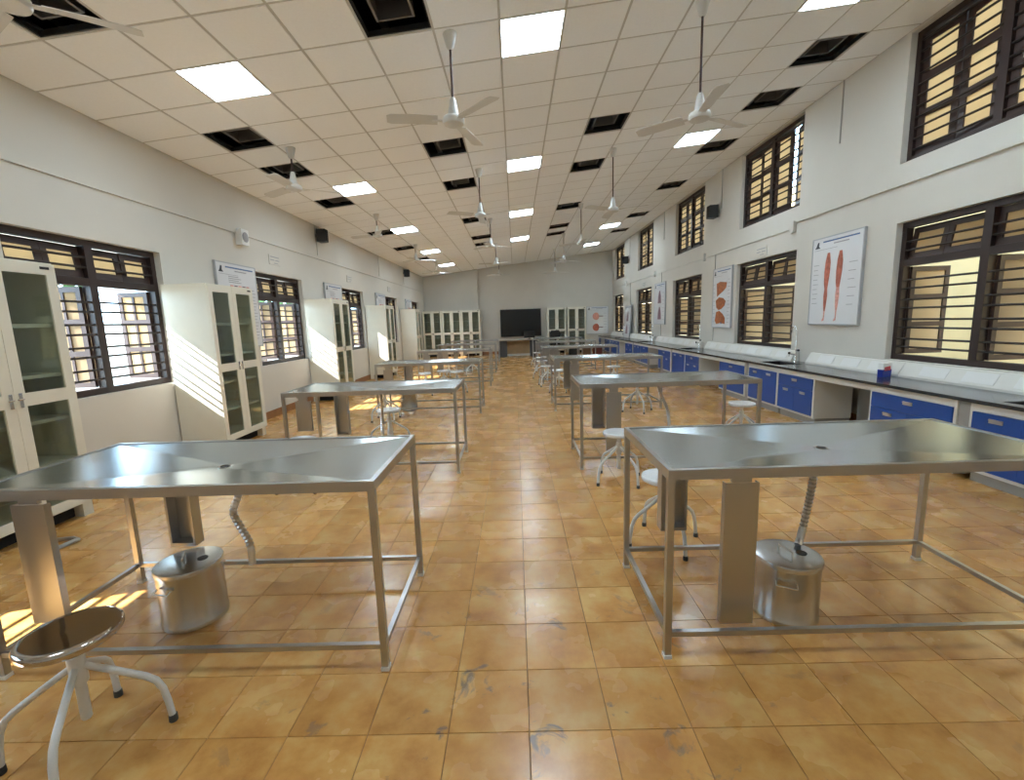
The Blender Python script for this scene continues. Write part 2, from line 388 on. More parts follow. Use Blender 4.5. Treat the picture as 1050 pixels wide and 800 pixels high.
def ctile(mb, u0, u1, v0, v1):
    g, c = 0.008, 0.006
    u0 += g; u1 -= g; v0 += g; v1 -= g
    k = len(mb.v)
    mb.v += [(u0,v0,.008),(u1,v0,.008),(u1,v1,.008),(u0,v1,.008),(u0+c,v0+c,-.004),(u1-c,v0+c,-.004),(u1-c,v1-c,-.004),(u0+c,v1-c,-.004)]
    for q in ((7,6,5,4),(4,5,1,0),(5,6,2,1),(6,7,3,2),(7,4,0,3),(0,1,2,3)): mb.f.append(tuple(k+i for i in q)); mb.mi.append(0)
CTM = {}
def ctile_me(w, d):
    k = (round(w, 3), round(d, 3))
    if k not in CTM:
        cm = MB(); ctile(cm, -w/2, w/2, -d/2, d/2); CTM[k] = cm.mesh('ceiling_tile', CEILM)
    return CTM[k]
cc = []
for i in range(-1, 14):
    for j in range(-10, 30):
        if (i, j) in OPEN or (i, j) in LITC: continue
        u0, u1 = (UA if i == -1 else UG + CT*i), min(UG + CT*(i+1), UB); v0, v1 = max(V0 + CT*j, Y0), min(V0 + CT*(j+1), YF)
        full = (u1 - u0 > 0.59) and (v1 - v0 > 0.59)
        y = (v0 + v1) / 2; x = (u0 + u1) / 2
        vis = y > 3.4 and abs(x) < 1.2 * y
        cc.append((0 if (vis and full) else 1, math.hypot(x, y), u0, u1, v0, v1))
cc.sort(); rest = MB()
for k, (a, d, u0, u1, v0, v1) in enumerate(cc):
    if a == 0 and k < 300: put('ceiling_tile', ctile_me(u1 - u0, v1 - v0), ceiling, ((u0+u1)/2, (v0+v1)/2, 0))
    else: ctile(rest, u0, u1, v0, v1)
tag(rest.build('ceiling_tiles', CEILM, ceiling), kind='stuff')
# roof above the ceiling
rf = MB().box(uloc(XL - 0.9), uloc(XR + 0.9), Y0 - 0.6, YF + 0.6, 0.62, 0.70).build('roof', DARK); rf['kind'] = 'structure'
rf.location = (0, 0, ZC); rf.rotation_euler = (0, ANG, 0)
for i in range(7):
    u = UA + 0.35 + 1.38 * i
    put('purlin', MB().box(u, u + 0.05, Y0, YF, 0.50, 0.62).mesh('purlin', PURLIN), rf)
def cell_pos(i, j):
    u = UG + CT * (i + .5); return (u * COSC, V0 + CT * (j + .5), ZC + SL * u * COSC)
COLN = {0: 'next to the left wall', 4: 'left of the aisle', 8: 'right of the aisle', 12: 'next to the right wall'}
sm = MB()
for (a, b, c, d) in ((-.17, .17, -.17, -.15), (-.17, .17, .15, .17), (-.17, -.15, -.15, .15), (.15, .17, -.15, .15)): sm.box(a, b, c, d, 0.06, 0.30)
sleeve_me = sm.mesh('duct_sleeve', PURLIN)
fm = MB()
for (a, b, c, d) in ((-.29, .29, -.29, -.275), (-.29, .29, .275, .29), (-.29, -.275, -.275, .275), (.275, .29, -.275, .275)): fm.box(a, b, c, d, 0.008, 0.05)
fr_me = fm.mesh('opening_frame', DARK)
bk_me = MB().box(-.29, .29, -.29, .29, 0.34, 0.36).mesh('void_shade_plate', DARK)  # near-black sheet, shade of the open void put into its colour
bycol = {}
for (i, j) in sorted(OPEN): bycol.setdefault(i, []).append(j)
for i, js in bycol.items():
    for k, j in enumerate(js):
        t = thing('ceiling_opening', 'dark open ceiling bay in the column %s, %s' % (COLN[i], ORD[k]), 'ceiling opening', cell_pos(i, j), 0, 'open bays in the ceiling')
        t.rotation_euler = (0, ANG, 0)
        put('opening_frame', fr_me, t); put('duct_sleeve', sleeve_me, t, (0.05 * (k % 2), 0.03, 0), (0, 0, 0)); put('void_shade_plate', bk_me, t)
dm = MB().box(-.285, .285, -.285, .285, -0.006, 0.006).mesh('diffuser', LIT)
lf = MB()
for (a, b, c, d) in ((-.298, .298, -.298, -.285), (-.298, .298, .285, .298), (-.298, -.285, -.285, .285), (.285, .298, -.285, .285)): lf.box(a, b, c, d, -0.008, 0.03)
lf.box(-.285, .285, -.285, .285, 0.008, 0.03)
lf_me = lf.mesh('light_frame', WHITE)
bycol = {}
for (i, j) in sorted(LITC): bycol.setdefault(i, []).append(j)
for i, js in bycol.items():
    for k, j in enumerate(js):
        t = thing('ceiling_light', 'lit square ceiling panel, %s in the %s column' % ('added overhead out of view to light the foreground' if j == -6 else ORD[k - 1] + ' ahead', {1: 'left', 6: 'middle', 11: 'right'}[i]), 'ceiling light', cell_pos(i, j), 0, 'square panel lights')
        t.rotation_euler = (0, ANG, 0)
        put('light_frame', lf_me, t); put('diffuser', dm, t)

# ------------------------------------------------------------------ windows
WN = [0]
ME = {}
def cached(key, fn):
    if key not in ME: ME[key] = fn()
    return ME[key]
def leaf_meshes(w, h, cols, rows, key):
    """sash hinged at local x=0 lying along +x, thickness along y; returns frame mesh and pane boxes"""
    def mk():
        st, rl = {'up': (0.075, 0.085), 'top': (0.06, 0.066)}.get(key[0], (0.05, 0.055))
        mb = MB().box(0, st, -.018, .018, 0, h).box(w - st, w, -.018, .018, 0, h)
        for q in range(rows + 1):
            z = q * (h - rl) / rows
            mb.box(st, w - st, -.018, .018, z, z + rl)
        for q in range(1, cols):
            x = st + (w - 2*st) * q / cols
            mb.box(x - .014, x + .014, -.016, .016, rl, h - rl)
        fr = mb.mesh('sash', SASH)
        pw, ph = (w - 2*st) / cols, (h - rl) / rows - rl
        pane = MB().box(-pw/2 + .004, pw/2 - .004, -.004, .004, -ph/2, ph/2).mesh('pane', FROST)
        pos = [(st + pw * (c + .5), 0, rl + q * (h - rl) / rows + ph / 2) for c in range(cols) for q in range(rows)]
        return fr, pane, pos
    return cached(key, mk)
def add_leaf(par, loc, ang, w, h, cols, rows, key):
    fr, pane, pos = leaf_meshes(w, h, cols, rows, key)
    s = put('sash', fr, par, loc, (0, 0, ang))
    for p in pos: put('pane', pane, s, p)
    return s
def window(side, y0, y1, z0, z1, kind, label):
    """local frame of the window: x along the wall (world y), y = outward; origin at the sill, y0"""
    WN[0] += 1
    W, Hh = y1 - y0, z1 - z0
    fw, d0, d1 = 0.065, 0.075, 0.155       # frame bar width and its place in the wall depth
    mb = MB().box(0, fw, d0, d1, 0, Hh).box(W - fw, W, d0, d1, 0, Hh).box(fw, W - fw, d0, d1, 0, fw).box(fw, W - fw, d0, d1, Hh - fw, Hh)
    o = mb.build('window_%d' % WN[0], FRAME)
    tag(o, label, None, None, 'structure')
    # local x -> world y ; local y -> outward
    if side == 'L': o.matrix_world = Matrix(((0, -1, 0, XL), (1, 0, 0, y0), (0, 0, 1, z0), (0, 0, 0, 1)))
    else: o.matrix_world = Matrix(((0, 1, 0, XR), (1, 0, 0, y0), (0, 0, 1, z0), (0, 0, 0, 1)))
    mid = W / 2
    put('mullion', MB().box(mid - .045, mid + .045, d0 - .003, d1, fw, Hh - fw).mesh('mullion', FRAME), o)
    zt = 1.13 if kind == 'low' else None
    if kind == 'low':
        put('transom', MB().box(fw, W - fw, d0 - .002, d1, zt, zt + 0.08).mesh('transom', FRAME), o)
        bars = [0.16, 0.26, 0.395, 0.495, 0.63, 0.73, 0.865, 0.965, zt + .08 + .11, zt + .08 + .21]
    else:
        bars = [0.14 + 0.118 * q for q in range(11)]
    bme = MB().tube([(fw, 0.09, 0), (W - fw, 0.09, 0)], 0.013, 6).mesh('grille_bar', BARM)
    for b in bars:
        if b < Hh - fw - 0.02: put('grille_bar', bme, o, (0, 0, b))
    half = (W - 2*fw - .09) / 2
    for hx in (fw, mid + .045):
        lw = half / 2 - .004
        if kind == 'low':
            lh = zt - fw - .01
            cols = 2 if side == 'L' else 1
            # two leaves folded outwards about 90 degrees
            key = ('low', round(lw, 2), cols)
            add_leaf(o, (hx + .02, d1 + .0, fw + .005), math.radians(88 + random.uniform(-3, 6)), lw, lh, cols, 3, key)
            add_leaf(o, (hx + half - .02, d1 + .0, fw + .005), math.radians(93 + random.uniform(-7, 5)), lw, lh, cols, 3, key)
            # small frosted toplights, tilted slightly
            th = Hh - fw - (zt + .08) - .01
            for q in range(2):
                s = add_leaf(o, (hx + q * (half / 2) + .002, d1 - .025, zt + .085), 0, lw, th, 1, 1, ('top', round(lw, 2), round(th, 2)))
                s.rotation_euler = (math.radians(random.choice([-6, -9, -3])), 0, 0)
        else:
            lh = Hh - 2*fw - .01
            key = ('up', round(lw, 2))
            a1, a2 = random.choice([(4, 3), (3, 10), (14, 4), (5, 4)])
            add_leaf(o, (hx + .002, d1 - .03, fw + .005), math.radians(a1), lw, lh, 1, 3, key)
            add_leaf(o, (hx + half - .002, d1 - .03, fw + .005), math.radians(180 - a2), lw, lh, 1, 3, key)
    # stone sill
    if kind == 'low' and side == 'R': pass
    return o
for k, (a, b) in enumerate(LW): window('L', a, b, ZL0, ZL1, 'low', 'brown framed window with bars in the left wall, %s' % ORD[k])
for k, (a, b) in enumerate(RW): window('R', a, b, ZR0, ZR1, 'low', 'brown framed window over the counter, %s' % ORD[k])
for k, (a, b) in enumerate(RU): window('R', a, b, ZU0, ZU1, 'up', 'high brown barred window below the ceiling on the right, %s' % ORD[k])

# ------------------------------------------------------------------ outdoors
tag(MB().box(-60, 60, -40, 70, -0.45, -0.30).build('ground', GROUND), 'ground outside the hall', None, None, 'structure')
tag(MB().box(XL - WT - 0.93, XL - WT, Y0 - .5, YF + .5, 2.56, 2.64).build('sun_shade', PALE), 'concrete sun shade outside the left windows', None, None, 'structure')
tag(MB().box(XR + WT, XR + WT + 0.6, Y0 - .5, YF + .5, 2.72, 2.80).build('sun_shade', PALE), 'concrete sun shade outside the counter windows', None, None, 'structure')
tag(MB().box(-13.2, -13.0, -20, 45, -0.3, 1.9).build('compound_wall', PALE), 'pale compound wall outside the left windows', None, None, 'structure')
tag(MB().box(7.6, 7.8, -20, 45, -0.3, 4.9).build('neighbour_wall', YELLOW), 'yellow plastered wall outside the right windows', None, None, 'structure')
def tree(x, y, h, r, label):
    t = thing('tree', label, 'tree', (x, y, -0.3))
    MB().tube([(0, 0, 0), (.1, .05, h * .5), (0, 0, h)], [.2, .15, .08], 8).build('trunk', BARK, t, 40)
    rnd = random.Random(int(x * 7 + y)); lm = MB()
    for q in range(900):
        d = Vector((rnd.gauss(0, 1), rnd.gauss(0, 1), rnd.gauss(0, .8))).normalized() * r * rnd.random() ** .4
        c = d + Vector((0, 0, h)); s = rnd.uniform(.12, .28)
        a = Vector((rnd.gauss(0, 1), rnd.gauss(0, 1), rnd.gauss(0, 1))).normalized(); b = a.cross(Vector((rnd.random(), rnd.random(), rnd.random() + .1))).normalized()
        lm.quad([c - a*s, c + b*s*.5, c + a*s, c - b*s*.5])
    tag(lm.build('foliage', LEAF, t), kind='stuff')
tree(-10.5, 9.5, 3.6, 1.6, 'leafy tree outside the second left window')
tree(-11.0, 19.5, 3.9, 1.9, 'leafy tree outside the far left windows')

# ================================================================== DISSECTION TABLES
def make_table(x0, x1, y0, label, panel_x, chan_x, pz, hose, cz=0.33, dy=0.80, group='stainless dissection tables'):
    t = thing('dissection_table', label, 'table', (x0, y0, 0), 0, group)
    L, W, H = x1 - x0, dy, TH
    def mk_top():
        mb = MB()
        e, fh = 0.022, 0.045
        # fascia and rolled rim
        mb.box(0, L, 0, e, H - fh, H).box(0, L, W - e, W, H - fh, H).box(0, e, e, W - e, H - fh, H).box(L - e, L, e, W - e, H - fh, H)
        # tray falling to the drain
        a = [(e, e, H - .004), (L - e, e, H - .004), (L - e, W - e, H - .004), (e, W - e, H - .004)]
        r = 0.035; cx, cy, zd = L / 2, W / 2, H - .040
        ring = [(cx + r * math.cos(q), cy + r * math.sin(q), zd) for q in [math.radians(-135 + 90 * k + s) for k in range(4) for s in (0, 30, 60)]]
        for k in range(4):
            mb.quad([a[k], a[(k + 1) % 4], ring[(3*k + 3) % 12], ring[3*k + 2], ring[3*k + 1], ring[3*k]], 1)
        # underside
        mb.quad([(e, e, H - .044), (e, W - e, H - .044), (L - e, W - e, H - .044), (L - e, e, H - .044)])
        return mb.mesh('table_top', [STEEL, STEELT])
    top = put('table_top', cached(('top', round(L, 3)), mk_top), t)
    def mk_drain():
        n = 16; mb = MB(); cx, cy, z = L / 2, W / 2, TH - .040
        mb.lathe([(.020, -.05), (.020, -.002), (.024, .001), (.036, .002), (.036, -.003)], n, (cx, cy, z)); return mb.mesh('drain', CHROME, 40)
    put('drain', cached(('drain', round(L, 3)), mk_drain), top)
    put('drain_hole', cached(('hole', round(L, 3)), lambda: MB().lathe([(.021, .0005), (.021, .0028)], 16, (L/2, W/2, TH - .040)).mesh('drain_hole', BLACK)), top)
    s = 0.030
    legme = cached('leg', lambda: MB().box(-s/2, s/2, -s/2, s/2, 0.012, TH - .043).mesh('leg', STEEL))
    capme = cached('cap', lambda: MB().box(-s/2 - .003, s/2 + .003, -s/2 - .003, s/2 + .003, 0, 0.018).mesh('foot_cap', WHITE))
    for (lx, ly) in ((s/2, s/2), (L - s/2, s/2), (L - s/2, W - s/2), (s/2, W - s/2)):
        g = put('leg', legme, t, (lx, ly, 0)); put('foot_cap', capme, g)
    rl = cached(('rail', round(L, 3)), lambda: MB().box(s, L - s, .004, .027, .107, .130).mesh('rail', STEEL))
    put('rail', rl, t); put('rail', rl, t, (0, W - .031, 0))
    rs = cached('siderail', lambda: MB().box(.004, .027, s, W - s, .107, .130).mesh('rail', STEEL))
    put('rail', rs, t); put('rail', rs, t, (L - .031, 0, 0))
    # two hanging U channels under the head end
    def chan_mesh(w, h, d, open_back):
        mb = MB(); th = .004
        if open_back:
            mb.box(-w/2, w/2, 0, th, 0, h).box(-w/2, -w/2 + th, th, d, 0, h).box(w/2 - th, w/2, th, d, 0, h).box(-w/2 + th, w/2 - th, th, d, 0, th)
        else:
            mb.box(-w/2, w/2, d - th, d, 0, h).box(-w/2, -w/2 + .012, 0, d - th, 0, h).box(w/2 - .012, w/2, 0, d - th, 0, h).box(-w/2 + .012, w/2 - .012, 0, d - th, 0, .02)
        mb.box(-.045, .045, .006, .026, h, h + .066).box(-.06, -.02, .004, .030, h + .035, h + .050)
        return mb.mesh('side_channel', STEEL)
    ztop = TH - .043 - .066
    put('side_channel', chan_mesh(.155, ztop - pz, .032, True), t, (panel_x - x0, 0.115, pz))
    put('side_channel', chan_mesh(.145, ztop - cz, .07, False), t, (chan_x - x0, 0.56, cz))
    # corrugated drain hose
    if hose:
        mb = MB(); cx, cy = L / 2, W / 2
        pts = [Vector((cx + a, cy + b, z)) for a, b, z in hose]
        dense = []
        for i in range(len(pts) - 1):
            p0, p1, p2, p3 = pts[max(i-1, 0)], pts[i], pts[i+1], pts[min(i+2, len(pts)-1)]
            n = max(2, int((p2 - p1).length / 0.010))
            for q in range(n):
                u = q / n
                dense.append(0.5 * ((2*p1) + (p2 - p0)*u + (2*p0 - 5*p1 + 4*p2 - p3)*u*u + (3*p1 - p0 - 3*p2 + p3)*u*u*u))
        dense.append(pts[-1])
        nend = 10
        rr = [(.0205 if q % 2 else .0150) if q < len(dense) - nend else .018 for q in range(len(dense))]
        mb.tube(dense, rr, 10); mb.build('drain_hose', SATIN, t)
    return t
LTX, RTX = (-2.41, -0.62), (0.638, 2.473)
HS = [(0, 0, .83), (.0, 0, .6), (0.0, 0, .33)]
LT = [(1.832, -2.255, -1.92, .20, [(-.02, .05, .83), (.02, .05, .70), (-.02, .05, .58), (.05, .04, .42), (.06, .03, .30)], .345),
      (4.53, -2.25, -2.03, .47, [(0, .02, .83), (0, .02, .6), (-.02, .02, .30)], .30),
      (7.63, -2.22, -1.98, .39, HS, .39), (11.0, -2.2, -1.95, .34, HS, .32), (14.0, -2.2, -1.95, .34, HS, .32), (16.8, -2.2, -1.95, .34, HS, .32)]
RTB = [(1.865, 1.015, .865, .085, [(.0, .03, .83), (-.012, .03, .66), (-.04, .02, .50), (-.075, .0, .375), (-.10, -.02, .337)], .345),
      (4.53, 1.005, .93, .16, [(.0, .0, .83), (0.02, .0, .72), (.10, -.02, .52), (.12, -.02, .30)], .30),
      (7.63, 1.0, .93, .16, HS, .30), (11.0, 1.0, .93, .16, HS, .30), (14.0, 1.0, .93, .16, HS, .30), (16.8, 1.0, .93, .16, HS, .30)]
for k, (y, px, cx, pz, hs, cz) in enumerate(LT):
    make_table(*LTX, y, 'stainless steel dissection table left of the aisle, %s of that row' % ORD[k], px, cx, pz, hs, cz)
for k, (y, px, cx, pz, hs, cz) in enumerate(RTB):
    make_table(*RTX, y, 'stainless steel dissection table right of the aisle, %s of that row' % ORD[k], px, cx, pz, hs, cz)

# ------------------------------------------------------------------ waste buckets
def make_bucket(loc, rz, h, r, label):
    t = thing('waste_bucket', label, 'bucket', loc, rz, 'steel waste buckets under tables')
    MB().lathe([(r * .96, 0), (r, .004), (r, .028), (r * .985, .032), (r * .985, h - .02), (r * 1.0, h - .014), (r * 1.0, h - .004)], 40).build('body', STEELV, t, 35)
    lid = MB().lathe([(r * 1.03, h - .022), (r * 1.035, h - .004), (r * 1.02, h + .003), (r * .9, h + .007), (.0005, h + .009)], 40).build('lid', STEELV, t, 35)
    MB().tube([(-.02, -.055, h + .006), (-.02, -.055, h + .038), (-.02, .035, h + .042), (-.02, .035, h + .006)], .0045, 8).build('lid_handle', CHROME, lid, 40)
    MB().lathe([(.026, h + .006), (.026, h + .0105)], 20, (.065, -.02, 0)).build('lid_hole', BLACK, lid)
    for s in (0, PI):
        c, sn = math.cos(s + 4.0), math.sin(s + 4.0)
        hm = MB(); tx, ty = -sn, c; z = h * .72
        hm.tube([(c*r*.98 - tx*.045, sn*r*.98 - ty*.045, z + .012), (c*(r + .022) - tx*.045, sn*(r + .022) - ty*.045, z), (c*(r + .022) + tx*.045, sn*(r + .022) + ty*.045, z), (c*r*.98 + tx*.045, sn*r*.98 + ty*.045, z + .012)], .005, 8)
        hm.build('side_handle', CHROME, t, 40)
    return t
make_bucket((1.365, 2.185, 0), 0.2, .32, .155, 'stainless waste bucket fed by the hose under the nearest right table')
make_bucket((-1.80, 2.265, 0), 0.5, .325, .155, 'stainless waste bucket beside the dangling hose under the nearest left table')
make_bucket((-1.99, 8.16, 0), 0.1, .32, .155, 'stainless waste bucket under the third left table')
make_bucket((-1.55, 14.45, 0), 0.1, .32, .155, 'small far stainless waste bucket under the fifth left table')

# ------------------------------------------------------------------ stools
def make_stool(label, loc, rz, seat_mat, group='round lab stools'):
    t = thing('lab_stool', label, 'stool', loc, rz, group)
    zt = .485
    MB().lathe([(.06, zt - .040), (.140, zt - .038), (.148, zt - .033), (.152, zt - .024), (.152, zt - .010), (.148, zt - .003), (.140, zt), (.125, zt - .001), (.0005, zt - .003)], 40).build('seat', seat_mat, t, 40)
    MB().lathe([(.014, .12), (.017, .125), (.017, zt - .05), (.05, zt - .045), (.05, zt - .032)], 16).build('spindle', LEGW, t, 40)
    MB().lathe([(.025, .27), (.027, .275), (.027, .375), (.025, .38)], 18).build('hub', LEGW, t, 40)
    pts = [(.020, 0, .335), (.10, 0, .285), (.19, 0, .225), (.222, 0, .195), (.240, 0, .15), (.250, 0, .09), (.256, 0, .022)]
    lme = cached('stool_leg', lambda: MB().tube(pts, .0125, 10).mesh('leg', LEGW, 50))
    fme = cached('stool_foot', lambda: MB().lathe([(.015, 0), (.016, .002), (.0155, .028), (.013, .03)], 12, (.257, 0, 0)).mesh('rubber_foot', RUBBER, 40))
    for q in range(4):
        g = put('leg', lme, t, (0, 0, 0), (0, 0, q * PI / 2)); put('rubber_foot', fme, g)
    return t
s0 = make_stool('polished chrome seat stool in the near left corner', (-1.660, 1.492, 0), math.radians(24), plain('polished_seat', (0.50, 0.47, 0.44), 0.06, 1.0))
s1 = make_stool('film wrapped stool partly hidden behind the channel of the nearest right table', (.985, 2.96, 0), math.radians(14), FILM)
ST = [((.955, 4.19), 30, 'film wrapped stool in the aisle side gap between first and second right tables'),
      ((2.74, 5.45), 20, 'film wrapped stool by the wall end of the second right table'),
      ((2.0, 7.45), 10, 'stool seen as white splayed legs below the second right table top'),
      ((-2.12, 4.25), 45, 'stool with pale seat behind the nearest left table'),
      ((-1.66, 5.70), 10, 'stool with pale blue seat behind the second left table'),
      ((-2.18, 7.32), 45, 'stool with thin legs in front of the third left table'),
      ((.92, 9.75), 30, 'stool at the aisle end behind the third right table'),
      ((.74, 10.75), 50, 'stool at the aisle end just before the fourth right table'),
      ((.70, 12.2), 15, 'stool at the aisle end behind the fourth right table'),
      ((.75, 13.4), 35, 'stool at the aisle end just before the fifth right table'),
      ((.74, 15.4), 60, 'farthest stool at the aisle end of the right tables'),
      ((2.2, 10.2), 40, 'stool at the middle of the fourth right table'),
      ((-2.02, 9.95), 40, 'left stool of the cluster before the fourth left table'),
      ((-1.68, 10.35), 20, 'middle stool of the cluster before the fourth left table'),
      ((-1.35, 10.15), 65, 'right stool of the cluster before the fourth left table'),
      ((-2.0, 13.2), 20, 'far left stool before the fifth left table'),
      ((-1.3, 13.3), 50, 'far right hand stool before the fifth left table')]
for (x, y), a, lab in ST: dup(s1, lab, (x, y, 0), math.radians(a))

# ------------------------------------------------------------------ glass front cabinets
def make_cabinet(label, loc, rz, W=.95, D=.555, Hh=2.13, group='glass front steel cabinets'):
    t = thing('glass_cabinet', label, 'cabinet', loc, rz, group)
    z0, th = .115, .022
    b = MB()
    b.box(-W/2, -W/2 + th, -D/2, D/2, z0, Hh).box(W/2 - th, W/2, -D/2, D/2, z0, Hh)
    b.box(-W/2 + th, W/2 - th, -D/2, D/2, Hh - .045, Hh).box(-W/2 + th, W/2 - th, -D/2, D/2, z0, z0 + .05)
    put('body', cached(('cbody', W), lambda: b.mesh('body', CREAM)), t)
    put('back_panel', cached(('cback', W), lambda: MB().box(-W/2 + th, W/2 - th, D/2 - .012, D/2 - .002, z0 + .05, Hh - .045).mesh('back_panel', INSIDE)), t)
    fo = cached('cfoot', lambda: MB().box(-.045, .045, -.045, .045, 0, .115).mesh('foot', CREAM))
    for sx in (-1, 1):
        for sy in (-1, 1): put('foot', fo, t, (sx * (W/2 - .05), sy * (D/2 - .05), 0))
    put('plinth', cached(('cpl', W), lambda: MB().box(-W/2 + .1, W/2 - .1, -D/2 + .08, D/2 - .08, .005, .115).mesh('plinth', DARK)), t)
    sh = cached(('cshelf', W), lambda: MB().box(-W/2 + th + .002, W/2 - th - .002, -D/2 + .045, D/2 - .014, 0, .028).mesh('shelf', SHELF))
    for z in (.50, .86, 1.22, 1.62): put('shelf', sh, t, (0, 0, z))
    dw = W / 2 - .004; z1, zm, z2 = z0 + .012, 1.075, Hh - .012
    def mk_door():
        mb = MB(); s = .075; y0, y1 = -D/2 - .022, -D/2 - .001
        mb.box(0, s, y0, y1, z1, z2).box(dw - s, dw, y0, y1, z1, z2)
        mb.box(s, dw - s, y0, y1, z1, z1 + .075).box(s, dw - s, y0, y1, zm - .05, zm + .05).box(s, dw - s, y0, y1, z2 - .085, z2)
        g1 = MB().box(s - .003, dw - s + .003, -D/2 - .012, -D/2 - .008, z1 + .072, zm - .047).mesh('pane', GLASS)
        g2 = MB().box(s - .003, dw - s + .003, -D/2 - .012, -D/2 - .008, zm + .047, z2 - .082).mesh('pane', GLASS)
        return mb.mesh('door', CREAM), g1, g2
    dm_, g1, g2 = cached(('cdoor', W), mk_door)
    hm = cached('chandle', lambda: MB().box(-.012, .012, -D/2 - .030, -D/2 - .0225, 1.02, 1.13).tube([(0, -D/2 - .028, 1.08), (0, -D/2 - .05, 1.085), (-.04, -D/2 - .052, 1.085)], .006, 8).mesh('handle', CHROME))
    for k, x in enumerate((-W/2 + .002, .002)):
        d = put('door', dm_, t, (x, 0, 0)); put('pane', g1, d); put('pane', g2, d)
        put('handle', hm, d, ((dw - .03) if k == 0 else .035, 0, 0))
    put('name_plate', cached(('cplate', W), lambda: MB().box(W/2 - .12, W/2 - .05, -D/2 - .026, -D/2 - .022, Hh - .055, Hh - .035).mesh('name_plate', BLACK)), t)
    return t
CX = XL + .012 + .008 + .555 / 2
CY = [3.295, 6.095, 9.885, 13.72, 17.72]
c0 = make_cabinet('cream glass front cabinet cut by the left edge of the picture', (CX, CY[0], 0), PI / 2)
cl = ['cream glass front cabinet between the first and second left windows, sun striped side', 'cream glass front cabinet between the second and third left windows', 'cream glass front cabinet between the third and fourth left windows', 'cream glass front cabinet along the left wall nearest the end wall']
for k, y in enumerate(CY[1:]): dup(c0, cl[k], (CX, y, 0), PI / 2)
fy = YF - .012 - .008 - .555 / 2
for k, x in enumerate((-3.83, -2.93, -2.03 - .17)):
    if k == 0: cf = make_cabinet('cream glass cabinet in the end wall corner, left of three', (x - .02, fy - .215, 0), 0, .88)
    else: dup(cf, ['', 'cream glass cabinet on the end wall, middle of three', 'cream glass cabinet on the end wall, beside the pilaster'][k], ((-2.95, -2.06)[k - 1], fy - .215, 0), 0)
dup(cf, 'cream glass cabinet on the end wall right beside the black screen', (1.96, fy, 0), 0)
dup(cf, 'cream glass cabinet on the end wall beside the kidney chart', (2.90, fy, 0), 0)

# ------------------------------------------------------------------ wall counter on the right
XCF = 4.0                      # counter front
ZW = .748
mods = []                      # (kind, y0, y1)
per = 3.86
for q in range(-1, 4):
    b = 6.09 + per * q
    mods += [('C', b, b + .86), ('B', b + .87, b + 1.75), ('A', b + 1.87, b + 2.89)]
mods += [('C', 6.09 + per * 4 - .06, 6.09 + per * 4 + .45)]
def make_base_cabinet(kind, y0, y1, label):
    W = y1 - y0; cx, cy = XCF + .03, (y0 + y1) / 2
    t = thing('base_cabinet', label, 'cabinet', (cx, cy, 0), -PI / 2, 'blue fronted base cabinets')
    # local: front toward -y, x along the wall
    D = .52; zb, zt = .10, ZW - .032
    th = .03
    mb = MB().box(-W/2, -W/2 + th, .0, D, zb, zt).box(W/2 - th, W/2, .0, D, zb, zt).box(-W/2 + th, W/2 - th, 0, D, zb, zb + .03).box(-W/2 + th, W/2 - th, 0, .03 if kind == 'B' else D, zt - .075, zt).box(-W/2 + th, W/2 - th, D - .015, D, zb + .03, zt - .075)
    put('body', mb.mesh('body', CWHITE), t)
    put('base_frame', MB().box(-W/2 + .02, W/2 - .02, .05, .09, .0, .06).box(-W/2 + .02, -W/2 + .07, .09, D, .0, .10).box(W/2 - .07, W/2 - .02, .09, D, 0, .10).box(-W/2 + .02, W/2 - .02, .05, .09, .06, .10).mesh('base_frame', CGREY), t)
    x0, x1, z0, z1 = -W/2 + th + .003, W/2 - th - .003, zb + .033, zt - .078
    def front(name, a, b, c, d, hx):
        o = put(name, MB().box(a, b, -.012, .010, c, d).mesh(name, BLUE), t)
        hz = d - .055
        put('handle', MB().box(hx - .055, hx + .055, -.020, -.0125, hz - .018, hz + .018).box(hx - .05, hx + .05, -.030, -.020, hz + .006, hz + .016).mesh('handle', SATIN), o)
    if kind == 'B':
        front('door', x0, -.002, z0, z1, (x0 + 0) / 2); front('door', .002, x1, z0, z1, x1 / 2)
    else:
        zs = z1 - .16
        front('drawer', x0, x1, zs + .002, z1, 0)
        front('door', x0, -.002, z0, zs - .002, x0 / 2); front('door', .002, x1, z0, zs - .002, x1 / 2)
    return t
cnt = {'A': 0, 'B': 0, 'C': 0}
for kind, y0, y1 in sorted(mods, key=lambda m: m[1]):
    k = cnt[kind]; cnt[kind] += 1
    lab = {'A': 'wide blue drawer and door base cabinet before the knee space, %s', 'B': 'blue double door base cabinet under a sink, %s', 'C': 'blue drawer over doors base cabinet just past the knee space, %s'}[kind] % ORD[k]
    make_base_cabinet(kind, y0, y1, lab)
